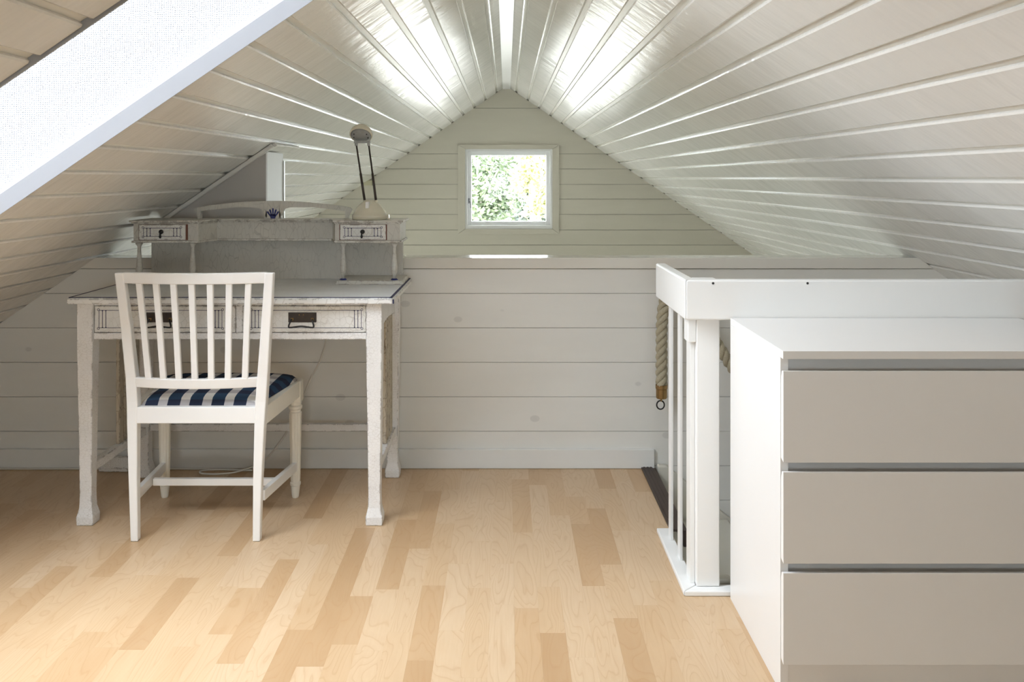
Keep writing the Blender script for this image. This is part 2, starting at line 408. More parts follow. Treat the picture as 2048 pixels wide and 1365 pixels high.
def gable_window(name, label, yf, d, W):
    WX0, WX1, WZ0, WZ1 = W
    win = thing(name, label, 'window', (.02, yf, .7), kind='structure')
    f = lambda u, v, t: (u, t, v)
    o0, o1, p0, p1 = WX0-.062, WX1+.058, WZ0-.035, WZ1+.036     # casing outline
    i0, i1, q0, q1 = WX0+.002, WX1-.002, WZ0+.009, WZ1-.002
    a, c = yf - d*.014, yf
    for pts in ([(o0, p0), (o1, p0), (i1, q0), (i0, q0)], [(o0, p1), (o1, p1), (i1, q1), (i0, q1)], [(o0, p0), (o0, p1), (i0, q1), (i0, q0)], [(o1, p0), (o1, p1), (i1, q1), (i1, q0)]):
        k = Vector((sum(p[0] for p in pts)/4, sum(p[1] for p in pts)/4))
        pts = [tuple(k + (Vector(p)-k)*.996) for p in pts]
        part('casing_board', prism(pts, f, a, c), 'gable', win, bevel=.002)
    t = .02; y0, y1 = yf - d*.004, yf + d*.12
    for b_ in ((i0, i0+t, q0, q1), (i1-t, i1, q0, q1), (i0+t, i1-t, q0, q0+t+.012), (i0+t, i1-t, q1-t, q1)):
        part('frame_board', B((b_[0], b_[1], min(y0, y1), max(y0, y1), b_[2], b_[3])), 'winwhite', win, bevel=.001)
    i0 += t; i1 -= t; q0 += t+.012; q1 -= t
    s = .034; y0, y1 = yf + d*.045, yf + d*.085
    for b_ in ((i0, i0+s, q0, q1), (i1-s, i1, q0, q1), (i0+s, i1-s, q0, q0+s), (i0+s, i1-s, q1-s, q1)):
        part('sash', B((b_[0], b_[1], min(y0, y1), max(y0, y1), b_[2], b_[3])), 'winwhite', win, bevel=.003)
    ya, yb = yf + d*.062, yf + d*.066
    part('pane', B((i0+s, i1-s, min(ya, yb), max(ya, yb), q0+s, q1-s)), 'glass', win)
    if d > 0:
        lb = B((i0+.004, i0+.02, y0-.012, y0, .94, .985))
        tube([(i0+.012, y0-.014, .965), (i0+.026, y0-.028, .955), (i0+.03, y0-.028, .90)], .006, 8, lb)
        part('latch', lb, 'latch', win)
    yy = yf + d*.17
    R = Matrix.Rotation(math.pi/2 if d < 0 else -math.pi/2, 4, 'X')
    portal(name+'_portal', Matrix.Translation(((WX0+WX1)/2, yy, (WZ0+WZ1)/2)) @ R, WX1-WX0, WZ1-WZ0)
gable_window('window_1', 'small square white window in the far gable with trees outside', YG, 1, WFAR)
gable_window('fill_window', 'unseen white window added in the gable behind the viewer as fill light', YB, -1, WNEAR)  # unseen window, added to light the surfaces that face the camera

# ------------------------------------------------------------------ floor
FX, FY0 = .545, 2.555                      # stairwell opening: X > FX between FY0 and the knee wall
SUB = [(-XE, FX, YB, YK+.011), (FX, XE, YB, FY0)]
bm = bmesh.new()
for x0, x1, y0, y1 in SUB: addbox(bm, x0, x1, y0, y1, -.20, -.008)
floor = obj('floor', bm, 'tread'); tag(floor, 'pale maple strip laminate floor', 'floor', kind='structure')
pieces = []
SW = .0655
x = FX - SW*52
rs = random.Random(11)
while x < XE-.001:
    y = YB + rs.uniform(0, .3)*-1
    while y < YK:
        ln = rs.choice((.26, .33, .40, .46, .52))
        a, c = max(y, YB), min(y+ln, YK-.001); y += ln
        if x > FX-.001: c = min(c, FY0)
        x0, x1 = max(x, -XE), min(x+SW, XE)
        if c-a > .004 and x1-x0 > .004: pieces.append((x0, x1, a, c, min(1, rs.random()**1.5)))
    x += SW
def visible(p):
    x0, x1, y0, y1, r = p
    if y1 < 2.02 or x0 > .66: return False
    yy = max(y1, 2.05); return 1013 + x1*FPX/yy > -20
vis = [p for p in pieces if visible(p)]
rest = [p for p in pieces if not visible(p)]
vis.sort(key=lambda p: p[2]); rest += vis[300:]; vis = vis[:300]
def piece_mesh(name, ps):
    bm = bmesh.new(); lay = bm.faces.layers.float.new('rnd')
    for x0, x1, a, c, r in ps:
        g = .00004; n0 = len(bm.faces)
        addbox(bm, x0+g, x1-g, a+g, c-g, -.008, 0)
        bm.faces.ensure_lookup_table()
        for f in bm.faces[n0:]: f[lay] = r
    return obj(name, bm, 'floor')
for p in vis: piece_mesh('floor_strip', [p]).parent = floor
o = piece_mesh('floor_strips', rest); o.parent = floor; o['kind'] = 'stuff'

# ------------------------------------------------------------------ knee wall
KZ = .802
bm = bmesh.new()
f = lambda u, v, t: (u, t, v)
prism([(-xs(0), 0), (xs(0), 0), (xs(KZ), KZ), (-xs(KZ), KZ)], f, YK+.012, YK+.10, bm)
addbox(bm, -XE, XE, YK+.012, YK+.10, -2.4, 0)
knee = obj('wall_knee', bm, 'joint'); tag(knee, 'low knee wall of cream painted horizontal boards with a capped top', 'wall', kind='structure')
kz = [KZ, .703, .564, .425, .286, .147, .008] + [.008-.139*k for k in range(1, 10)]
for z1, z0 in zip(kz, kz[1:]):
    a, c = z0+.0009, z1-.0009
    if z0 > 0: P = [(-xs(a), a), (xs(a), a), (xs(c), c), (-xs(c), c)]
    else: P = [(FX-.05, a), (2.5, a), (2.5, c), (FX-.05, c)]
    o = obj('plank', prism(P, f, YK, YK+.0118), 'wall'); o.parent = knee
o = obj('cap_board', prism([(-xs(.847)-.002, .8475), (xs(.847)+.002, .8475), (xs(KZ), KZ+.002), (-xs(KZ), KZ+.002)], f, YK-.012, YK+.118), 'cap', bevel=.003); o.parent = knee
o = obj('baseboard_knee', B((-2.72, .594, YK-.016, YK-.0005, .001, .078)), 'base', bevel=.002); tag(o, 'cream painted baseboard along the foot of the knee wall', 'baseboard', kind='structure')
# stairwell walls
for nm, b_ in (('wall_stairwell_near', (FX+.005, 2.5, FY0-.10, FY0, -2.4, -.205)), ('wall_stairwell_left', (FX-.06, FX-.001, FY0, YK, -2.4, -.21)), ('wall_stairwell_right', (2.42, 2.5, FY0, YK, -2.4, .0))):
    tag(obj(nm, B(b_), 'wall'), 'pale wall lining the ' + nm.split('_')[-1] + ' side of the stairwell below floor level', 'wall', kind='structure')
o = obj('floor_lower', B((-XE, XE, FY0-.1, YG+.1, -2.5, -2.4)), 'tread'); tag(o, 'pale floor of the storey below', 'floor', kind='structure')
# unseen open room below the parapet, added so its side window brings daylight
def lower_wall(name, label, fn, a0, a1, wins, z0=-2.4, z1=0.0):
    """fn(a, z, t): a along the wall, t outward"""
    bm = bmesh.new(); wz0, wz1 = -1.75, -.35
    def bxx(p, q, c, e): prism([(p, c), (q, c), (q, e), (p, e)], fn, 0, .16, bm)
    bxx(a0, a1, z0, wz0); bxx(a0, a1, wz1, z1); p = a0
    for q0, q1 in wins: bxx(p, q0, wz0, wz1); p = q1
    bxx(p, a1, wz0, wz1)
    wl = obj(name, bm, 'wall'); tag(wl, label, 'wall', kind='structure')
    for q0, q1 in wins:
        for r_ in ((q0, q0+.06, wz0, wz1), (q1-.06, q1, wz0, wz1), (q0+.06, q1-.06, wz0, wz0+.06), (q0+.06, q1-.06, wz1-.06, wz1)):
            o = obj('window_frame', prism([(r_[0], r_[2]), (r_[1], r_[2]), (r_[1], r_[3]), (r_[0], r_[3])], fn, .05, .10), 'winwhite'); o.parent = wl
        o = obj('pane', prism([(q0+.06, wz0+.06), (q1-.06, wz0+.06), (q1-.06, wz1-.06), (q0+.06, wz1-.06)], fn, .07, .075), 'glass'); o.parent = wl
        c_ = Vector(fn((q0+q1)/2, (wz0+wz1)/2, .17)); out = (Vector(fn(0, 0, 1))-Vector(fn(0, 0, 0))).normalized()
        za = out; xa_ = (Vector(fn(1, 0, 0))-Vector(fn(0, 0, 0))).normalized(); ya_ = za.cross(xa_)
        portal(name+'_portal', Matrix(((xa_[0], ya_[0], za[0], c_[0]), (xa_[1], ya_[1], za[1], c_[1]), (xa_[2], ya_[2], za[2], c_[2]), (0, 0, 0, 1))), q1-q0, wz1-wz0)
lower_wall('wall_lower_left', 'outer left wall of the unseen room added below the parapet, with a window for daylight', lambda a, z, t: (-XE-t, a, z), YK+.1, YG, [(5.4, 7.3)])
lower_wall('wall_lower_right', 'outer right wall of the unseen room added below the parapet', lambda a, z, t: (XE+t, a, z), YK+.1, YG, [])
lower_wall('wall_lower_back', 'gable end wall of the unseen room added below the parapet', lambda a, z, t: (a, YG+t, z), -XE, XE, [])
tr = obj('trim_1', B((FX-.004, FX+.040, 2.965, YK-.017, .0005, .007), (FX+.040, FX+.052, 2.965, YK-.017, -.05, .004), (FX+.004, FX+.010, 2.965, YK-.017, .007, .009), (FX+.018, FX+.024, 2.965, YK-.017, .007, .009), (FX+.031, FX+.037, 2.965, YK-.017, .007, .009)), 'dark'); tag(tr, 'dark brown ribbed nosing strip where the floor meets the stair opening', 'trim', kind='structure')

# ------------------------------------------------------------------ staircase
st = thing('staircase', 'pale painted stairs descending through the floor opening beside the railing', 'staircase', (.6, 3.1, -2.4))
for y0, y1 in ((3.575, 3.612), (2.575, 2.61)):
    part('stringer', prism([(.603, .02), (.64, .02), (2.27, -1.35), (2.27, -1.62), (.603, -.22)], f, y0, y1), 'tread', st, bevel=.006)
for k in range(7):
    z = -.19*(k+1); xx = .64 + .226*k
    part('tread', B((xx-.03, xx+.24, 2.611, 3.574, z-.035, z)), 'tread', st, bevel=.006)

# ------------------------------------------------------------------ boxed shaft behind the knee wall
bx = thing('boxed_shaft', 'grey boxed shaft standing behind the knee wall under the left slope', 'shaft', (-1.2, 3.86, -2.4))
y0, y1 = 3.745, 4.03
def under(x, n): return RIDGE - TAN*abs(x) - n/CS
part('front_panel', prism([(-1.42, -2.4), (-1.003, -2.4), (-1.003, under(1.003, .016)), (-1.42, under(1.42, .016))], f, y0, y0+.02), 'chimney', bx)
part('body', prism([(-1.42, -2.4), (-1.022, -2.4), (-1.022, under(1.022, .018)), (-1.42, under(1.42, .018))], f, y0+.021, y1), 'chimney', bx)
part('side_panel', prism([(-1.019, -2.4), (-1.003, -2.4), (-1.003, under(1.003, .012)), (-1.019, under(1.019, .012))], f, y0+.0205, y1), 'matte', bx)
part('corner_strip', B((-1.019, -.998, y1+.001, y1+.016, -2.4, under(1.019, .03))), 'wall', bx)
def mould(x0, x1, ya, yb): return prism([(x0, .001), (x1, .001), (x1, .018), (x0, .018)], lambda u, v, t: slope(-1, u, t, v), ya, yb)
part('moulding', mould(.975, 1.43, y0-.030, y0-.002), 'ceil', bx, bevel=.004)
part('moulding', mould(.965, .999, y0-.002, y0+.42), 'ceil', bx, bevel=.004)
o = obj('junction_box', B((-1.262, -1.185, YG-.03, YG-.0005, 1.10, 1.145)), 'beige', bevel=.004); tag(o, 'small beige junction box where far gable meets left slope', 'junction box')

# ------------------------------------------------------------------ stair railing
rl = thing('stair_railing', 'white painted stair railing with broad flat top boards and slats', 'railing', (.52, 2.55, 0))
ZT, ZB = .885, .773
part('top_board', prism([(.497, 2.99), (.497, 2.50), (.530, 2.533), (.530, 2.99)], lambda u, v, t: (u, v, t), ZB, ZT), 'white', rl, bevel=.005, seg=3)
part('top_board', prism([(.4985, 2.4995), (1.585, 2.4995), (1.585, 2.5325), (.5315, 2.5325)], lambda u, v, t: (u, v, t), ZB, ZT), 'white', rl, bevel=.005, seg=3)
part('base_strip', prism([(.495, 2.96), (.495, 2.507), (.538, 2.550), (.538, 2.96)], lambda u, v, t: (u, v, t), .0003, .015), 'white', rl, bevel=.003)
part('base_strip', prism([(.496, 2.506), (1.60, 2.506), (1.60, 2.549), (.539, 2.549)], lambda u, v, t: (u, v, t), .0003, .015), 'white', rl, bevel=.003)
part('post', B((.536, .602, 2.534, 2.612, .0155, .90-.02)), 'white', rl, bevel=.003)
part('post', B((1.50, 1.55, 2.534, 2.60, .0155, .86)), 'white', rl, bevel=.003)
for xl_, xr_, ya_, yb_, zt_ in ((.522, .531, 2.857, 2.893, .80), (.522, .531, 2.705, 2.741, .80), (.523, .5355, 2.556, 2.611, .7035)):
    part('slat', B((xl_, xr_, ya_, yb_, .0153, zt_)), 'white', rl, bevel=.001)
part('block', B((.512, .5355, 2.536, 2.590, .705, .772)), 'white', rl, bevel=.002)
for xx in (.575, .838): part('screw_hole', lathe(0, 0, [(.0035, -.0002), (.0035, .0006)], 10), 'blackiron', rl)
holes = [c for c in rl.children if c.name.startswith('screw_hole')]
for h, xx in zip(holes, (.575, .838)):
    for v in h.data.vertices: v.co = Vector((xx+v.co.x, 2.4992-v.co.z*.5, .876+v.co.y))

# ------------------------------------------------------------------ rope banister
rp = thing('rope_banister', 'thick twisted hemp rope with a brass end cap on the knee wall by the stairs', 'rope', (.66, 3.56, .30))
path = smoothpath([(.612, 3.545, .345), (.612, 3.545, .45), (.614, 3.545, .60), (.632, 3.55, .70), (.68, 3.555, .725), (.735, 3.555, .68), (.80, 3.555, .57), (.865, 3.555, .462), (1.0, 3.555, .27), (1.2, 3.555, .03), (1.4, 3.555, -.2)], 14)
# resample and twist three strands
L_ = [0]
for a, c in zip(path, path[1:]): L_.append(L_[-1] + (c-a).length)
for s in range(3):
    pts = []
    for i, p in enumerate(path):
        t = (path[min(i+1, len(path)-1)] - path[max(i-1, 0)]).normalized()
        n1 = Vector((0, 1, 0)); n2 = t.cross(n1).normalized()
        ph = L_[i]*2*math.pi/.095 + s*2*math.pi/3
        pts.append(p + (n1*math.cos(ph) + n2*math.sin(ph))*.0125)
    part('strand', tube(pts, .0118, 8), 'rope', rp, smooth=True)
part('end_cap', lathe(.612, 3.545, [(.0, .296), (.019, .298), (.0215, .302), (.0215, .335), (.0235, .338), (.0235, .352), (.0, .354)], 20), 'brass', rp, smooth=False)
ring = [(.612-.004+.015*math.sin(a)*-1, 3.545, .272+.017*math.cos(a)) for a in [i*2*math.pi/20 for i in range(20)]]
part('ring', tube(ring+[ring[0]], .0028, 8), 'blackiron', rp, smooth=True)
part('end_pin', tube([(.612, 3.545, .300), (.610, 3.545, .286)], .004, 8), 'brass', rp)
part('wall_hook', tube(smoothpath([(.68, 3.618, .70), (.68, 3.58, .69), (.68, 3.545, .695), (.68, 3.525, .72)], 5), .007, 8), 'blackiron', rp, smooth=True)

# ------------------------------------------------------------------ chest of drawers
dr = thing('chest_of_drawers', 'white three-drawer chest with finger-gap drawers against the railing', 'chest of drawers', (1.02, 2.26, 0))
X0, X1, Y0, Y1 = .622, 1.422, 2.02, 2.495
part('top_panel', prism([(X0, Y0), (X1, Y0), (X1, Y1), (X0, Y1)], lambda u, v, t: (u, v, t), .762, .780), 'dresser', dr, bevel=.0008)
part('side_panel', B((X0, X0+.018, Y0+.020, Y1, 0, .7618)), 'dresser', dr, bevel=.0006)
part('side_panel', B((X1-.018, X1, Y0+.020, Y1, 0, .7618)), 'dresser', dr, bevel=.0006)
part('back_panel', B((X0+.0185, X1-.0185, Y1-.01, Y1, .01, .7615)), 'dresser', dr)
part('plinth', B((X0+.0185, X1-.0185, Y0+.024, Y0+.040, 0, .11)), 'dresser', dr)
for k in range(3):
    zt = .735 - .2275*k; zb = zt - .2065
    d_ = part('drawer', prism([(Y0, zb), (Y0+.0185, zb+.006), (Y0+.0185, zt-.018), (Y0+.012, zt-.0015), (Y0, zt)], lambda u, v, t: (t, u, v), X0+.0006, X1-.0006), 'dresser', dr, bevel=.0008)
    part('drawer_box', B((X0+.022, X1-.022, Y0+.022, Y1-.03, zb+.012, zt-.03)), 'dresser', d_)
    part('rail', B((X0+.0185, X1-.0185, Y0+.045, Y0+.06, zt-.028, zt+.026)), 'dresser', dr)

# ------------------------------------------------------------------ writing desk
dk = thing('writing_desk', 'antique writing desk in crackled white paint with drawers and a raised back shelf', 'desk', (-.92, 3.28, 0))
DX0, DX1, DY0, DY1, DZ = -1.462, -.374, 2.978, 3.560, .770
part('desk_top', prism([(DX0+.012, DZ), (DX1-.012, DZ), (DX1, DZ-.005), (DX1-.002, DZ-.0205), (DX0+.002, DZ-.0205), (DX0, DZ-.005)], f, DY0+.006, DY1), 'deskedge', dk, bevel=.002)
part('top_surface', B((DX0+.014, DX1-.014, DY0+.016, DY1-.004, DZ+.0002, DZ+.0016)), 'desktop', dk)
part('front_edge', B((DX0+.004, DX1-.004, DY0, DY0+.0055, DZ-.0195, DZ-.003)), 'deskedge', dk, bevel=.002)
ln = B((DX0+.010, DX1-.010, DY0+.0075, DY0+.014, DZ+.0002, DZ+.0020), (DX0+.006, DX0+.013, DY0+.0075, DY1, DZ-.0005, DZ+.0020), (DX1-.013, DX1-.006, DY0+.0075, DY1, DZ-.0005, DZ+.0020))
part('painted_line', ln, 'inkblue', dk)
part('painted_corner', B((DX1-.0035, DX1+.0004, DY0-.0004, DY0+.006, DZ-.0185, DZ-.004)), 'inkblue', dk)
LX = (-1.416, -.445); LY = (3.040, 3.520)
legs = []
for lx in LX:
    for ly in LY:
        h0 = .0265
        rings = [sq(lx, ly, z, h, h) for z, h in ((0, .026), (.004, .0275), (.028, .0285), (.040, .0255), (.058, .0215), (.10, .0200), (.30, .0222), (.60, h0), (.7488, h0))]
        legs.append(part('leg', loft(rings), 'desk', dk, bevel=.0025))
xa, xb = LX[0]+.0268, LX[1]-.0268
AY = LY[0]-.012                              # apron face
part('front_rail', B((xa, xb, AY-.006, AY+.03, .625, .647)), 'desk', dk, bevel=.002)
part('front_rail', B((xa, xb, AY, AY+.03, .7385, .7488)), 'desk', dk)
part('divider', B((-.912, -.890, AY, AY+.03, .6472, .7383)), 'desk', dk, bevel=.001)
def ornament(bm, x0, x1, z0, z1, y, ins, r, ends=(1, 1), k=1.0):
    """painted line border: long frame plus two upright loops at each end"""
    def seg(xA, zA, xB, zB, w_):
        dx, dz = xB-xA, zB-zA; l = math.hypot(dx, dz); nx, nz = -dz/l*w_, dx/l*w_
        prism([(xA+nx, zA+nz), (xB+nx, zB+nz), (xB-nx, zB-nz), (xA-nx, zA-nz)], lambda u, v, t: (u, t, v), y-.0006, y-.0001, bm)
    seg(x0, z1, x1, z1, r*.8); seg(x0, z0, x1, z0, r*.8)
    for e, s, xe in ((ends[0], 1, x0), (ends[1], -1, x1)):
        if not e: continue
        for i in (0, 1, 2):
            xx = xe + s*ins*i
            seg(xx, z0, xx, z1, r*(.8 if i == 0 else 1.0))
            if i: # flared joins
                for zz, q in ((z0, 1), (z1, -1)):
                    prism([(xx-r*3.2, zz), (xx+r*3.2, zz), (xx+r*.8, zz+q*r*3.4), (xx-r*.8, zz+q*r*3.4)], lambda u, v, t: (u, t, v), y-.0006, y-.0001, bm)
        for zz, q in ((z0, -1), (z1, 1)):
            cx_, cz_ = xe - s*r*2.2, zz + q*r*2.2; rr = r*3.6
            for j in range(10):
                a0, a1 = j*.628, (j+1)*.628
                seg(cx_+rr*math.cos(a0), cz_+rr*math.sin(a0), cx_+rr*math.cos(a1), cz_+rr*math.sin(a1), r*.75)
    return bm
for (x0, x1, o0, o1) in ((xa+.002, -.9135, -1.372, -.958), (-.8885, xb-.002, -.858, -.489)):
    d_ = part('drawer', B((x0, x1, AY-.004, AY+.30, .649, .737)), 'drawerface', dk, bevel=.0015)
    part('painted_border', ornament(bmesh.new(), o0, o1, .664, .723, AY-.004, .0115, .0010), 'inkblue', d_)
    cx_ = -1.165 if x0 < -1 else -.687
    part('handle_plate', B((cx_-.0475, cx_+.0475, AY-.0068, AY-.0042, .6825, .716)), 'darkmetal', d_, bevel=.0015)
    hp = smoothpath([(cx_-.034, AY-.008, .694), (cx_-.036, AY-.018, .690), (cx_-.042, AY-.024, .672), (cx_-.034, AY-.025, .6685), (cx_, AY-.025, .6725), (cx_+.034, AY-.025, .6685), (cx_+.042, AY-.024, .672), (cx_+.036, AY-.018, .690), (cx_+.034, AY-.008, .694)], 5)
    part('pull', tube(hp, .0028, 8), 'blackiron', d_, smooth=True)
    for q in (-.034, .034): part('pin', lathe(cx_+q, AY-.007, [(.005, .690), (.005, .698)], 8), 'brass', d_)
    for q in (-.010, .004): part('nail', lathe(cx_+q, AY-.0075, [(.0018, .7065), (.0018, .710)], 8), 'brass', d_)
# side aprons with shaped lower edge, side stretchers, slats, back
for s, lx in ((-1, LX[0]), (1, LX[1])):
    ya, yb = LY[0]+.0268, LY[1]-.0268
    P = [(ya, .7488), (ya, .612)] + [(ya+.012+(yb-ya-.024)*t, .645+.012*math.sin(math.pi*t)) for t in [i/8 for i in range(9)]] + [(yb, .612), (yb, .7488)]
    part('side_apron', prism(P, lambda u, v, t: (t, u, v), lx-.012, lx+.010), 'desk', dk)
    part('side_stretcher', B((lx-.013, lx+.013, LY[0]+.022, LY[1]-.022, .168, .198)), 'desk', dk, bevel=.002)
    for q in (-.072, -.024, .024, .072):
        cy = 3.36 + q
        part('side_slat', B((lx-.007, lx+.007, cy-.017, cy+.017, .1985, .652)), 'slatworn', dk, bevel=.002)
part('back_stretcher', B((LX[0]+.022, LX[1]-.022, LY[1]-.012, LY[1]+.012, .178, .206)), 'desk', dk, bevel=.002)
part('back_apron', B((xa, xb, LY[1]+.0, LY[1]+.02, .63, .7488)), 'desk', dk)
# ---- raised back shelf (screwed to the desk)
HZ0, HZ1 = DZ+.0018, 1.0105
HB = 3.535                                  # back panel face
part('back_panel', B((-1.398, -.408, HB, HB+.015, HZ0, .926)), 'hutch', dk)
HF, MF = 3.352, 3.470                       # box front, middle front
def hutch_outline(o):
    """plan outline of the shelf, grown by o"""
    return [(-1.392-o, HF-o), (-1.150+o*.5, HF-o), (-1.118+o*.5, MF-o), (-.672-o*.5, MF-o), (-.640-o*.5, HF-o), (-.398+o, HF-o), (-.398+o, HB+.015), (-1.392-o, HB+.015)]
g_ = lambda u, v, t: (u, v, t)
part('shelf_board', prism(hutch_outline(.006), g_, .9265, .9345), 'hutchedge', dk, bevel=.0015)
part('shelf_body', prism(hutch_outline(0), g_, .9347, .9975), 'hutch', dk)
part('shelf_moulding', prism(hutch_outline(.006), g_, .9977, 1.0035), 'hutchedge', dk, bevel=.001)
part('shelf_top', prism(hutch_outline(.013), g_, 1.0037, HZ1), 'hutchedge', dk, bevel=.002)
for x0, x1 in ((-1.370, -1.197), (-.621, -.450)):
    off = x0 > -1
    part('drawer_recess', B((x0-.003, x1+.004+(.0 if off else .004), HF-.0008, HF+.001, .9365, .9955)), 'oldwood', dk)
    yy = HF - (.004 if off else .007)
    d_ = part('small_drawer', B((x0, x1, yy, yy+.012, .938, .9945)), 'drawerface', dk, bevel=.001)
    part('painted_border', ornament(bmesh.new(), x0+.018, x1-.018, .951, .982, yy, .0125, .0010), 'inkblue', d_)
    cx_ = (x0+x1)/2; kb = bmesh.new()
    # knob and drop pull
    kk = [(0, 0), (.005, .001), (.0085, .006), (.0085, .010), (.006, .014), (0, .015)]
    loft([[(cx_+r*math.cos(a*math.pi/6), yy-.0005-d0, .9685+r*math.sin(a*math.pi/6)) for a in range(12)] for r, d0 in [(max(r, .0004), d0) for r, d0 in kk]], kb)
    part('knob', kb, 'blackiron', d_, smooth=True)
    part('drop_pull', lathe(cx_-.003, yy-.010, [(.0015, .944), (.0045, .948), (.005, .952), (.0028, .957), (.003, .962)], 10), 'blackiron', d_, smooth=True)
for x0, x1, xp in ((-1.414, -1.167, (-1.378, -1.178)), (-.637, -.385, (-.613, -.421))):
    part('base_plate', prism([(x0, HZ0), (x1, HZ0), (x1, HZ0+.005), (x1-.006, HZ0+.014), (x0+.006, HZ0+.014), (x0, HZ0+.005)], f, HF-.008, HB-.001), 'hutchedge', dk, bevel=.001)
    zb = HZ0+.0142
    for px in xp:
        prof = [(.0135, .9262), (.0135, .921), (.0075, .913), (.0065, .905), (.0068, .89), (.009, .865), (.0118, .838), (.0125, .824), (.0105, .812), (.006, .806), (.0065, zb+.0055)]
        p_ = part('pillar', lathe(px, HF+.018, prof, 16), 'hutchedge', dk, smooth=True)
        part('blue_collar', lathe(px, HF+.018, [(.0135, zb), (.0135, zb+.0018), (.009, zb+.0056)], 16), 'blue', p_, smooth=False)
# crest board with two openings and a painted fan
def crest():
    bm = bmesh.new(); y0, y1 = 3.480, 3.498; zc = HZ1+.0002
    cx_, hw = -.905, .302; top = lambda u: .043+.026*math.cos(u/hw*math.pi/2)**.9 if abs(u) < hw else .043
    def P(pts): prism([(cx_+a, zc+b) for a, b in pts], lambda u, v, t: (u, t, v), y0, y1, bm)
    for s in (-1, 1):
        n = 12; us = [.024 + (hw-.022-.024)*i/n for i in range(n+1)]
        low = lambda u: min(top(u)-.018, .004+math.sqrt(max(0, .040**2-(max(0, .066-u))**2)))
        for a, c in zip(us, us[1:]):
            P([(s*a, low(a) if a > .0242 else 0), (s*c, low(c)), (s*c, top(c)), (s*a, top(a))])
        e = us[-1]
        P([(s*e, 0), (s*(hw-.010), 0), (s*(hw-.007), .016), (s*(hw+.004), .036), (s*(hw-.004), .043), (s*e, top(e))])
    P([(-.034, 0), (.034, 0), (.030, .012), (.0262, .030), (.024, .05), (.024, top(.024)), (0, top(0)), (-.024, top(.024)), (-.024, .05), (-.0262, .030), (-.030, .012)])
    return bm
cr = part('crest_board', crest(), 'hutch', dk)
fan = bmesh.new()
for i in range(5):
    a = math.radians((-34, -17, 0, 17, 34)[i]); r0, r1 = .016, .045-.003*abs(i-2)
    u = Vector((math.sin(a), math.cos(a))); n_ = Vector((u.y, -u.x)); c0 = Vector((-.905, HZ1-.004))
    P = [c0+u*r0+n_*.002, c0+u*(r1-.004)+n_*.0034, c0+u*r1+n_*.002, c0+u*r1-n_*.002, c0+u*(r1-.004)-n_*.0034, c0+u*r0-n_*.002]
    prism([tuple(p) for p in P], lambda u, v, t: (u, t, v), 3.4794, 3.4799, fan)
prism([(-.914, HZ1+.001), (-.896, HZ1+.001), (-.8935, HZ1+.018), (-.9165, HZ1+.018)], lambda u, v, t: (u, t, v), 3.4794, 3.4799, fan)
part('painted_fan', fan, 'blue', cr)

# ------------------------------------------------------------------ desk lamp
lm = thing('desk_lamp', 'cream dome-based desk lamp with two thin rods, on the desk shelf', 'lamp', (-.521, 3.425, HZ1))
lx, ly, lz = -.521, 3.425, HZ1+.0003
part('base', lathe(lx, ly, [(.0645, lz), (.067, lz+.002), (.067, lz+.016), (.0655, lz+.018), (.0635, lz+.0185), (.058, lz+.033), (.049, lz+.047), (.036, lz+.060), (.024, lz+.068), (.0225, lz+.073), (.0, lz+.074)], 40), 'cream', lm, smooth=True)
part('switch', prism([(lx-.0085, lz+.044), (lx+.0045, lz+.044), (lx+.0045, lz+.068), (lx-.0085, lz+.068)], lambda u, v, t: (u, t, v), ly-.058, ly-.030), 'white', lm, bevel=.002)
part('rim_tab', B((lx+.0655, lx+.0735, ly-.01, ly+.01, lz, lz+.018)), 'cream', lm, bevel=.002)
hx, hy, hz = -.552, 3.405, 1.338
for s in (-1, 1):
    b0 = Vector((lx+.003+s*.0215, ly-.004, lz+.066)); b1 = Vector((hx+.006+s*.0235, hy, 1.296))
    m_ = b0.lerp(b1, .5)
    rod = part('rod', tube([b0, m_, m_, b1], .004, 10, radii=[.0048, .0046, .0034, .0032]), 'darkmetal', lm, smooth=True)
    part('socket', lathe(b0.x, b0.y, [(.0065, b0.z-.002), (.0065, b0.z+.006), (.005, b0.z+.008)], 12), 'cream', rod)
    part('upper_joint', lathe(b1.x, b1.y, [(.006, b1.z-.005), (.006, b1.z+.008)], 12), 'lampgrey', rod)
# head: half dome tilted to the viewer
ax = Vector((0.02, .62, .78)).normalized(); e1 = Vector((1, 0, 0)); e1 = (e1-ax*e1.dot(ax)).normalized(); e2 = ax.cross(e1)
hc = Vector((hx, hy, hz-.008))
def disc(r, h, n=28, sx=1.0): return [tuple(hc+ax*h+(e1*math.cos(2*math.pi*i/n)*sx+e2*math.sin(2*math.pi*i/n))*r) for i in range(n)]
part('head_shell', loft([disc(.040, -.001), disc(.0435, 0), disc(.0435, .006), disc(.041, .017), disc(.034, .029), disc(.022, .038), disc(.008, .042), disc(.001, .0425)]), 'cream', lm, smooth=True)
part('head_underside', loft([disc(.001, -.0045), disc(.030, -.004), disc(.0395, -.0012)]), 'lampgrey', lm, smooth=True)
part('head_bracket', B((hx-.026, hx+.036, hy-.010, hy+.004, 1.300, 1.309)), 'lampgrey', lm, bevel=.002)
for dx, dz in ((-.027, -.006), (.027, -.006), (-.024, .014), (.024, .014)):
    c_ = hc + e1*dx + e2*-dz - ax*.005
    part('screw', loft([[tuple(c_-ax*h+(e1*math.cos(k*.785)+e2*math.sin(k*.785))*.0022) for k in range(8)] for h in (0, .003)]), 'blackiron', lm)

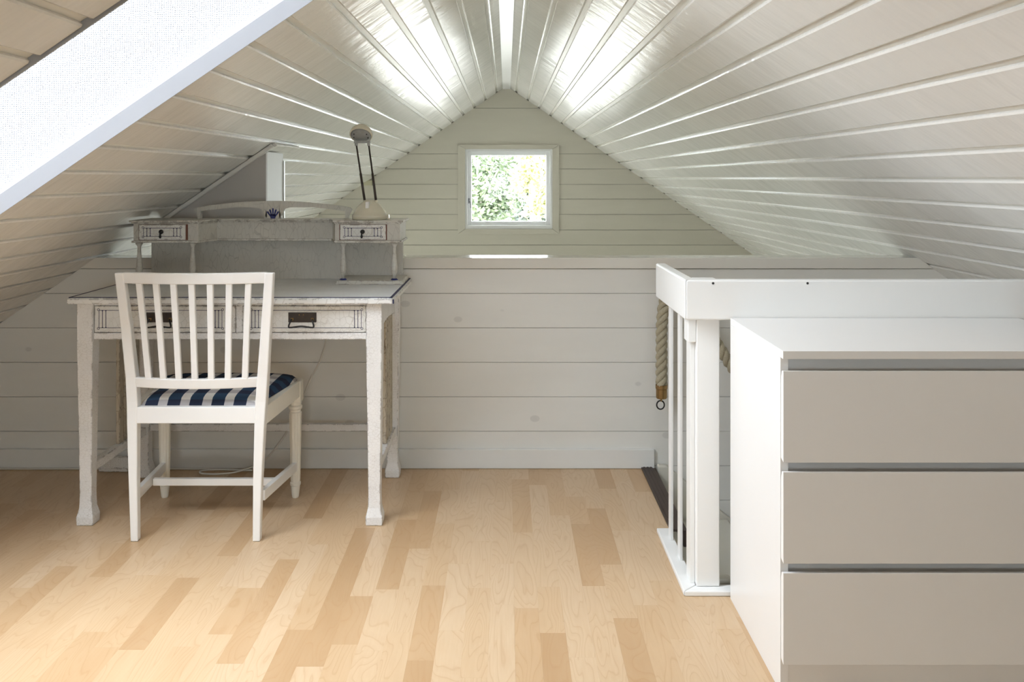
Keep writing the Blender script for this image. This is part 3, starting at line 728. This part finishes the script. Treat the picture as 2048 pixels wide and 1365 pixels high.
# ------------------------------------------------------------------ power cable
cab = smoothpath([(-.700, 3.575, .66), (-.712, 3.585, .56), (-.745, 3.59, .44), (-.790, 3.585, .35), (-.845, 3.58, .21), (-.90, 3.575, .12), (-.97, 3.575, .04), (-1.06, 3.55, .008), (-1.13, 3.53, .0045), (-1.20, 3.535, .0045), (-1.21, 3.57, .0045), (-1.14, 3.583, .0045), (-1.06, 3.565, .0075), (-1.02, 3.575, .0045), (-1.2, 3.59, .0045), (-1.6, 3.592, .0045), (-1.9, 3.592, .0045), (-2.2, 3.59, .0045)], 8)
o = obj('power_cable', tube(cab, .0034, 8), 'cable', smooth=True); tag(o, 'thin white cable hanging under the desk and trailing along the baseboard', 'cable')
o = obj('wood_offcut', B((-1.62, -1.505, 3.572, 3.586, .001, .058), (-1.62, -1.505, 3.564, 3.572, .001, .014)), 'desk', bevel=.002); tag(o, 'short flaking white board on the floor behind the desk leg', 'board')

# ------------------------------------------------------------------ chair
ch = thing('dining_chair', 'white slat-back chair with a blue checked seat facing the desk', 'chair', (-1.0, 3.07, 0))
YR = 2.895
def post(s):
    # (z, centre x, half distance of outer edge, y of back face, width, depth)
    S_ = [(0, -1.0, .208, YR-.012, .024, .026), (.20, -1.0, .214, YR-.014, .028, .030), (.38, -.998, .221, YR-.014, .033, .034), (.45, -.996, .224, YR-.014, .035, .036), (.53, -.993, .228, YR-.021, .034, .034), (.70, -.986, .238, YR-.050, .031, .030), (.872, -.978, .249, YR-.088, .028, .026)]
    rings = []
    for z, c, h, y, w_, d_ in S_:
        xo = c + s*h; xi = xo - s*w_; a, b_ = min(xo, xi), max(xo, xi)
        rings.append([(a, y, z), (b_, y, z), (b_, y+d_, z), (a, y+d_, z)])
    return loft(rings)
for s in (-1, 1): part('back_leg', post(s), 'chair', ch, bevel=.004, seg=3)
ft = bmesh.new()
def bowed(z0, z1, xl, xr, y_end, bow, th, tilt):
    n = 14; rings = []
    for i in range(n+1):
        t = i/n; x_ = xl+(xr-xl)*t; y_ = y_end - bow*(1-(2*t-1)**2)
        rings.append([(x_, y_, z0), (x_, y_+th, z0), (x_, y_+th-tilt, z1), (x_, y_-tilt, z1)])
    return loft(rings)
part('crest_rail', bowed(.838, .8735, -1.203, -.753, YR-.076, .034, .022, .008), 'chair', ch, bevel=.003)
part('lower_rail', bowed(.497, .530, -1.192, -.798, YR-.013, .030, .020, .007), 'chair', ch, bevel=.003)
for i in range(7):
    xb_ = -.990+(i-3)*.0512; xt_ = -.980+(i-3)*.0572
    tb = ((xb_+1.192)/.394*2-1); tt = ((xt_+1.203)/.45*2-1)
    yb_ = YR-.013-.030*(1-tb*tb)-.004; yt_ = YR-.076-.034*(1-tt*tt)+.004
    part('slat', loft([sq(xb_, yb_+.006, .526, .0098, .0065), sq((xb_+xt_)/2, (yb_+yt_)/2+.007, .69, .0095, .0065), sq(xt_, yt_+.006, .842, .0098, .0065)]), 'chair', ch, bevel=.002)
part('seat_rail', B((-1.190, -.806, YR-.012, YR+.010, .380, .433)), 'chair', ch, bevel=.002)
FXL, FXR, YF = -1.250, -.772, 3.285
for s, xf, xr in ((-1, FXL, -1.205), (1, FXR, -.787)):
    part('side_rail', prism([(xr-.011, YR+.016), (xr+.011, YR+.016), (xf+s*.010+.011, YF-.01), (xf+s*.010-.011, YF-.01)], g_, .372, .430), 'chairturned', ch, bevel=.002)
    z_ = .1045
    part('side_stretcher', loft([[(xr-s*.004-.009, YR+.012, .124), (xr-s*.004+.009, YR+.012, .124), (xr-s*.004+.009, YR+.012, .158), (xr-s*.004-.009, YR+.012, .158)], [(xf-.009, YF-.012, .100), (xf+.009, YF-.012, .100), (xf+.009, YF-.012, .132), (xf-.009, YF-.012, .132)]]), 'chair', ch, bevel=.002)
    lg = part('front_leg', loft([sq(xf, YF, .352, .024, .024), sq(xf, YF, .430, .024, .024)]), 'chairturned', ch, bevel=.003)
    n = 24
    prof = [(.0105, 0), (.0125, .004), (.0165, .040), (.0165, .044), (.0195, .047), (.0195, .056), (.0165, .059), (.0172, .066), (.0225, .305), (.0225, .312), (.0195, .316), (.0195, .322), (.0245, .327), (.0245, .336), (.0205, .340), (.0215, .3518)]
    rings = []
    for r, z in prof:
        fl = 1 if .064 < z < .308 else 0
        rings.append([(xf+(r-(.0016 if fl and i % 3 == 0 else 0))*math.cos(2*math.pi*i/n), YF+(r-(.0016 if fl and i % 3 == 0 else 0))*math.sin(2*math.pi*i/n), z) for i in range(n)])
    part('turned_shaft', loft(rings), 'chairturned', lg)
part('front_rail', B((FXL+.0245, FXR-.0245, YF-.012, YF+.014, .372, .430)), 'chairturned', ch, bevel=.002)
part('cross_stretcher', B((-1.214, -.795, 3.080, 3.098, .112, .136)), 'chair', ch, bevel=.002)
# padded seat
def seat():
    bm = bmesh.new(); nu, nv = 26, 22; G = []
    for j in range(nv+1):
        v = j/nv; y_ = YR+.012+(YF+.022-YR-.012)*v; row = []
        for i in range(nu+1):
            u = i/nu*2-1
            xl = -1.187+(-1.262+1.187)*v; xr = -.809+(-.757+.809)*v
            cxx, hw = (xl+xr)/2, (xr-xl)/2
            rr = max(0, v-.88)/.12; hw -= .016*rr*rr
            e = (1-abs(u)**7)*(1-abs(2*v-1)**9)
            row.append(bm.verts.new((cxx+u*hw, y_, .4315+.028*e**.5+.006*(1-u*u)*math.sin(math.pi*v))))
        G.append(row)
    for j in range(nv):
        for i in range(nu): bm.faces.new((G[j][i], G[j][i+1], G[j+1][i+1], G[j+1][i]))
    edge = [G[0][i] for i in range(nu+1)] + [G[j][nu] for j in range(1, nv+1)] + [G[nv][i] for i in range(nu-1, -1, -1)] + [G[j][0] for j in range(nv-1, 0, -1)]
    low = [bm.verts.new((p.co.x, p.co.y, .4305)) for p in edge]
    for i in range(len(edge)): bm.faces.new((edge[i], edge[(i+1) % len(edge)], low[(i+1) % len(edge)], low[i]))
    bm.faces.new(low[::-1]); return bm
part('seat_cushion', seat(), 'gingham', ch, smooth=True)
for s in (-1, 1):
    part('foot_pad', B((-1.0+s*.196-.010, -1.0+s*.196+.010, YR-.010, YR+.012, -.0002, .003)), 'darkmetal', ch)

# ------------------------------------------------------------------ garden outside the far window
gd = obj('ground', B((-60, 60, -40, 80, -3.3, -3.2)), 'ground'); tag(gd, 'grassy garden ground below the attic', 'ground', kind='structure')
def tree(label, x_, y_, zc, rx, rz, n, mat, ls, seed):
    t = thing('tree', label, 'tree', (x_, y_, -3.2), group='trees outside the far window'); r = random.Random(seed)
    bm = tube([(x_, y_, -3.2), (x_+.05, y_, -1.2), (x_-.05, y_+.05, zc), (x_+.1, y_, zc+rz*.8)], .1, 8, radii=[.14, .11, .08, .02])
    for k in range(7):
        a = r.uniform(0, 6.28); z0 = zc-rz*.6+k*rz*.2
        tube([(x_, y_, z0), (x_+math.cos(a)*rx*.4, y_+math.sin(a)*rx*.4, z0+.3), (x_+math.cos(a)*rx*.85, y_+math.sin(a)*rx*.85, z0+.8)], .03, 5, bm, radii=[.045, .03, .01])
    part('trunk', bm, 'bark', t)
    vs, fs, rn = [], [], []
    clumps = []
    for k in range(46):
        d = Vector((r.gauss(0, 1), r.gauss(0, 1), r.gauss(0, 1))).normalized()*r.uniform(.35, 1)
        clumps.append(Vector((x_+d.x*rx, y_+d.y*rx, zc+d.z*rz)))
    for k in range(n):
        c = r.choice(clumps) + Vector((r.gauss(0, .17*rx), r.gauss(0, .17*rx), r.gauss(0, .16*rz)))
        a = Vector((r.gauss(0, 1), r.gauss(0, 1), r.gauss(0, .6))).normalized(); b_ = a.cross(Vector((r.gauss(0, 1), r.gauss(0, 1), r.gauss(0, 1)))).normalized()
        i = len(vs); s_ = ls*r.uniform(.6, 1.2)
        vs += [tuple(c-a*s_), tuple(c+b_*s_*.5), tuple(c+a*s_), tuple(c-b_*s_*.5)]; fs.append((i, i+1, i+2, i+3)); rn.append(r.random())
    me = bpy.data.meshes.new('foliage'); me.from_pydata(vs, [], fs); me.materials.append(M[mat])
    at = me.attributes.new('rnd', 'FLOAT', 'FACE'); at.data.foreach_set('value', rn)
    o = bpy.data.objects.new('foliage', me); COL.objects.link(o); o['kind'] = 'stuff'; keep(o, t)
tree('green leafy tree filling the left of the far window', -.65, 19.0, 1.0, 1.0, 1.15, 6500, 'leaf_a', .07, 1)
tree('yellowish leafy tree on the right of the far window', .50, 15.0, 1.05, .42, .72, 2600, 'leaf_b', .045, 2)
tree('dull green tree standing further back, beyond the other two', .75, 24.0, .8, 1.4, 1.3, 14000, 'leaf_c', .09, 3)
